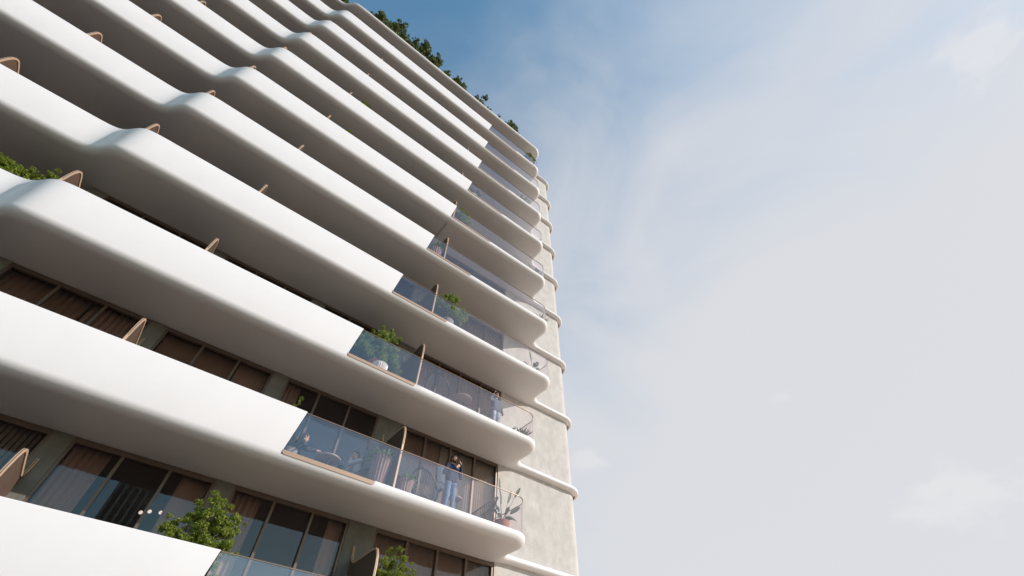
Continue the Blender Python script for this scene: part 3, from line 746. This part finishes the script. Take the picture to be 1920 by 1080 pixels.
# ------------------------------------------------------------------ people
def remeshed(mb, name, m, parent, voxel):
    me = bpy.data.meshes.new(name); me.from_pydata([tuple(p) for p in mb.v], [], mb.f)
    o = bpy.data.objects.new(name, me); COL.objects.link(o)
    md = o.modifiers.new('r', 'REMESH'); md.mode = 'VOXEL'; md.voxel_size = voxel; md.use_smooth_shade = True
    sm = o.modifiers.new('s', 'SMOOTH'); sm.factor = .5; sm.iterations = 3
    dg = bpy.context.evaluated_depsgraph_get()
    new = bpy.data.meshes.new_from_object(o.evaluated_get(dg)); o.modifiers.clear(); o.data = new
    new.materials.clear(); new.materials.append(m); new.polygons.foreach_set('use_smooth', [True]*len(new.polygons)); o.parent = parent
    return o
def hand(b, wrist, dirv, palmn, curl=.5, s=1.0, thumb=1):
    """palm, four unequal bent fingers and a thumb; dirv: forearm direction, palmn: palm normal"""
    d = Vector(dirv).normalized(); n = Vector(palmn); n = (n-d*n.dot(d)).normalized(); sd = d.cross(n)*thumb
    w = Vector(wrist)
    for k in (-1, 0, 1): b.capsule(w+sd*k*.018*s, w+d*.085*s+sd*k*.026*s, .015*s, .014*s, 8)
    for k, (off, L_) in enumerate(((-.034, .062), (-.012, .076), (.011, .082), (.033, .072))):
        p = w+d*.088*s+sd*off*s; dd = d
        for j, f in enumerate((.45, .32, .23)):
            dd = (dd+n*curl*(.55 if j == 0 else .8)).normalized(); q = p+dd*L_*f*s*1.05
            b.capsule(p, q, (.0095-.001*j)*s, (.009-.001*j)*s, 8); p = q
    p = w+d*.02*s+sd*.028*s; q = p+(d*.45+sd*.8+n*.3).normalized()*.042*s; r = q+(d*.9+sd*.25+n*.5).normalized()*.034*s
    b.capsule(p, q, .014*s, .011*s, 8); b.capsule(q, r, .011*s, .0085*s, 8)
def person(label, loc, rz, J, shirt, trousers, shoe=m_shoe, hair=m_hair, beard=False, collar=True, hem=.0, s=1.0):
    t = empty('person', loc, rz); tag(t, label, 'person'); t.scale = (s, s, s)
    V = {k: Vector(v) for k, v in J.items() if not isinstance(v, dict)}
    hd = V['head']; fw = V.get('face', Vector((0, 1, 0))).normalized(); upv = V.get('headup', Vector((0, 0, 1))); upv = (upv-fw*upv.dot(fw)).normalized(); rt = fw.cross(upv)
    rot = Matrix((rt, fw, upv)).transposed()
    def H(x, y, z): return hd+rot @ Vector((x, y, z))
    body = MB()
    # trunk and limbs
    pel, ch, nk = V['pelvis'], V['chest'], V['neck']; ax = (V['sr']-V['sl']).normalized(); px = (V['hr']-V['hl']).normalized()
    for k in (-1, 0, 1):
        body.capsule(pel+px*.075*k, ch+ax*.085*k, .10, .105, 12)
    body.capsule(ch, nk, .10, .06, 12)
    body.capsule(V['sl'], V['sr'], .06, .06, 10); body.capsule(nk, H(0, -.015, -.05), .055, .052, 12)
    for q in 'lr':
        body.capsule(V['s'+q], V['e'+q], .052, .042, 10); body.capsule(V['e'+q], V['w'+q], .042, .029, 10)
        body.capsule(V['h'+q], V['k'+q], .082, .056, 12); body.capsule(V['k'+q], V['a'+q], .054, .038, 10)
        f_ = V['f'+q]; body.capsule(V['a'+q], V['a'+q]+Vector((0, 0, -.045))+f_*.02, .038, .035, 8); body.capsule(V['a'+q]+Vector((0, 0, -.05)), V['a'+q]+Vector((0, 0, -.055))+f_*.15, .036, .028, 8)
        hv = J.get('hand_'+q, {}); dv = Vector(hv.get('d', V['w'+q]-V['e'+q]))
        hand(body, V['w'+q], dv, hv.get('n', (0, 0, -1)), hv.get('curl', .45), 1.0, 1 if q == 'l' else -1)
    # head: skull, jaw, nose, brow, ears, lips
    body.ball(H(0, -.012, .03), .078, .098, .095, 16, rot); body.ball(H(0, .02, -.045), .060, .072, .075, 14, rot); body.ball(H(0, .058, -.085), .03, .026, .024, 10, rot)
    body.capsule(H(0, .082, .022), H(0, .105, -.018), .009, .014, 8); body.ball(H(0, .085, -.055), .024, .016, .010, 10, rot)
    for k in (-1, 1):
        body.ball(H(.079*k, -.012, -.002), .011, .022, .033, 10, rot); body.ball(H(.033*k, .074, .038), .022, .012, .008, 8, rot)
    remeshed(body, 'body', m_skin, t, .0078)
    for k in (-1, 1):
        e = MB(); e.ball(H(.032*k, .083, .014), .011, .008, .008, 10, rot); e.build('eye', m_eye, t)
    hm = MB(); hm.ball(H(0, -.028, .045), .086, .100, .092, 18, rot); hm.ball(H(0, .035, .095), .062, .055, .038, 14, rot); hm.ball(H(0, -.06, -.01), .07, .06, .07, 14, rot)
    for k in (-1, 1): hm.ball(H(.072*k, .012, .035), .016, .03, .045, 10, rot)
    remeshed(hm, 'hair', hair, t, .011)
    if beard:
        bd = MB(); bd.ball(H(0, .045, -.085), .054, .052, .036, 14, rot)
        for k in (-1, 1): bd.ball(H(.055*k, .015, -.055), .014, .035, .045, 10, rot)
        bd.ball(H(0, .092, -.042), .028, .010, .007, 10, rot); remeshed(bd, 'beard', hair, t, .009)
    sh = MB()
    for k in (-1, 0, 1):
        sh.capsule(pel+px*.08*k+(pel-ch).normalized()*hem, ch+ax*.09*k, .122, .122, 14)
    sh.capsule(ch, nk+(ch-nk)*.25, .118, .078, 12); sh.capsule(V['sl'], V['sr'], .076, .076, 12)
    if collar: sh.capsule(nk+(ch-nk)*.2, nk+(ch-nk)*.02, .07, .064, 12)
    for q in 'lr':
        sh.capsule(V['s'+q], V['e'+q], .07, .058, 10); sh.capsule(V['e'+q], V['e'+q].lerp(V['w'+q], .93), .057, .042, 10); sh.ball(V['e'+q]+Vector((0, .005, -.01)), .06, seg=10)
    remeshed(sh, 'top', shirt, t, .012)
    tr = MB()
    tr.capsule(V['hl']+(pel-ch).normalized()*-.03, V['hr']+(pel-ch).normalized()*-.03, .112, .112, 12)
    for q in 'lr':
        tr.capsule(V['h'+q], V['k'+q], .103, .078, 12); tr.capsule(V['k'+q], V['a'+q]+(V['k'+q]-V['a'+q])*.04, .074, .062, 12)
    remeshed(tr, 'trousers', trousers, t, .012)
    for q in 'lr':
        f_ = V['f'+q]; a = V['a'+q]+Vector((0, 0, -.045)); so = MB()
        so.capsule(a-f_*.045, a+f_*.07, .046, .044, 10); so.capsule(a+f_*.07+Vector((0, 0, -.005)), a+f_*.165+Vector((0, 0, -.012)), .044, .034, 10)
        for v in range(len(so.v)): so.v[v] = (so.v[v][0], so.v[v][1], max(so.v[v][2], min(V['al'].z, V['ar'].z)-.085))
        remeshed(so, 'shoe', shoe, t, .010)
    return t
# local frame: the person faces +Y, x to their right
ST = dict(pelvis=(0, 0, .97), chest=(0, -.01, 1.28), neck=(0, -.015, 1.48), head=(0, .015, 1.645), sl=(-.18, -.02, 1.42), sr=(.18, -.02, 1.42),
          hl=(-.09, 0, .93), hr=(.09, 0, .93), kl=(-.11, .02, .50), kr=(.12, .05, .50), al=(-.12, -.02, .09), ar=(.15, .03, .09), fl=(-.15, 1, 0), fr=(.25, 1, 0))
A = dict(ST); A.update(face=(-.38, 1, .0), headup=(-.08, 0, 1), el=(-.30, .04, 1.16), wl=(-.15, .21, 1.47), er=(.29, .06, 1.15), wr=(.03, .26, 1.30),
     hand_l=dict(d=(.35, -.12, .9), n=(.6, -.55, 0), curl=.42), hand_r=dict(d=(-.6, .1, .55), n=(-.2, -.9, .2), curl=.4))
pa = person('standing man in navy shirt and blue jeans, phone at his face, jacket over one arm', (6.66, .47, FL[1]), math.pi, A, m_navy, m_jean, beard=True)
ph = MB(); ph.box(-.036, .036, -.005, .005, -.075, .075); po = ph.build('phone', m_phone, None); po.matrix_world = Matrix.Translation((6.66+.10, .47-.155, FL[1]+1.585)) @ Matrix.Rotation(R(58), 4, 'Z') @ Matrix.Rotation(R(-14), 4, 'X')
bv = po.modifiers.new('bevel', 'BEVEL'); bv.width = .004; tag(po, 'black phone held to the standing man\'s face', 'phone')
jk = MB()
fold = []
for i in range(15):
    u = i/14; x = -.15+.30*u; fold.append((x, u))
rows = []
for zz, sp, bulge in ((.28, .7, .045), (.2, .95, .06), (.05, 1.0, .055), (-.15, 1.05, .06), (-.32, 1.1, .05), (-.42, .9, .03)):
    rows.append([(sp*.17*math.cos(2*math.pi*k/22)*(1+.12*math.sin(3*k)), (.06+.5*bulge)*math.sin(2*math.pi*k/22), zz+.05*math.sin(k*.9)*(zz < -.3)) for k in range(22)])
jk.grid(rows, close_u=True); jk.ngon(rows[0]); jk.ngon(rows[-1])
jo = jk.build('jacket', m_slate, None, angle=70); jo.location = (6.30, .50, FL[1]+1.04); jo.rotation_euler = (0, R(-8), R(8)); tag(jo, 'grey-blue jacket hanging over the standing phone man\'s arm', 'jacket')
B = dict(ST); B.update(face=(.1, 1, -.05), er=(.36, .10, 1.30), wr=(.22, .16, 1.56), el=(-.28, -.03, 1.13), wl=(-.25, .10, .90),
     hand_r=dict(d=(-.35, .0, .9), n=(-.8, .3, 0), curl=.3), hand_l=dict(n=(.9, .2, 0), curl=.35), kr=(.14, .08, .50), ar=(.19, .02, .09))
person('standing man in a slate sweater and pale trousers raising one hand to his head', (8.32, .70, FL[2]), math.pi, B, m_slate, m_jeanp, beard=False)
# seated pair: seat at about 0.38 m
SL = dict(pelvis=(0, -.10, .50), chest=(0, .0, .82), neck=(0, .06, 1.01), head=(0, .12, 1.165), face=(0, 1, -.15), sl=(-.18, .03, .95), sr=(.18, .03, .95),
          hl=(-.09, -.08, .47), hr=(.09, -.08, .47), kl=(-.15, .36, .50), kr=(.14, .38, .52), al=(-.16, .30, .09), ar=(.15, .36, .09), fl=(-.1, 1, 0), fr=(.1, 1, 0),
          el=(-.24, .22, .74), wl=(-.16, .40, .62), er=(.24, .22, .76), wr=(.20, .46, .84), hand_r=dict(d=(-.1, .9, .2), n=(-.7, 0, -.7), curl=.35), hand_l=dict(n=(.3, 0, -1), curl=.4))
person('seated man in a dark jacket and light jeans reaching a hand over the round table', (2.34, 1.36, FL[1]), R(-90), SL, m_dark, m_jeanp)
SR = dict(SL); SR.update(chest=(0, -.06, .84), neck=(0, -.03, 1.04), head=(0, .03, 1.195), face=(0, 1, -.2), sl=(-.18, -.06, .98), sr=(.18, -.06, .98), el=(-.20, .20, .82), wl=(-.05, .16, 1.03), er=(.23, .12, .74), wr=(.08, .26, .72),
     hand_l=dict(d=(.3, -.1, .8), n=(.3, -.9, 0), curl=.6), hand_r=dict(d=(-.8, .3, 0), n=(0, -.2, -1), curl=.3))
person('seated man in a pale grey shirt and blue jeans with a hand at his mouth', (3.98, 1.36, FL[1]), R(90), SR, m_grey, m_jean)

# the neighbouring block across the street, seen only as a faint reflection in the lowest windows
nb = empty('apartment_block', (-4.5, -168, 0)); tag(nb, 'pale block across the street, mirrored faintly in the lowest windows', 'building')
b = MB(); b.box(-5.2, 5.2, -8, 6.6, -.1, 64)
for j in range(6): b.box(-5.2+j*1.94, -4.5+j*1.94, 6.601, 7.2, -.1, 63)
b.box(-5.3, 5.3, -8.1, 7.3, 63.001, 64.2); b.build('wall', m_conc, nb, smooth=False)
for j in range(5):
    b = MB(); b.box(-4.48+j*1.94, -3.28+j*1.94, 6.603, 6.66, 2, 62.5); b.build('window_strip', m_potgrey, nb, smooth=False)
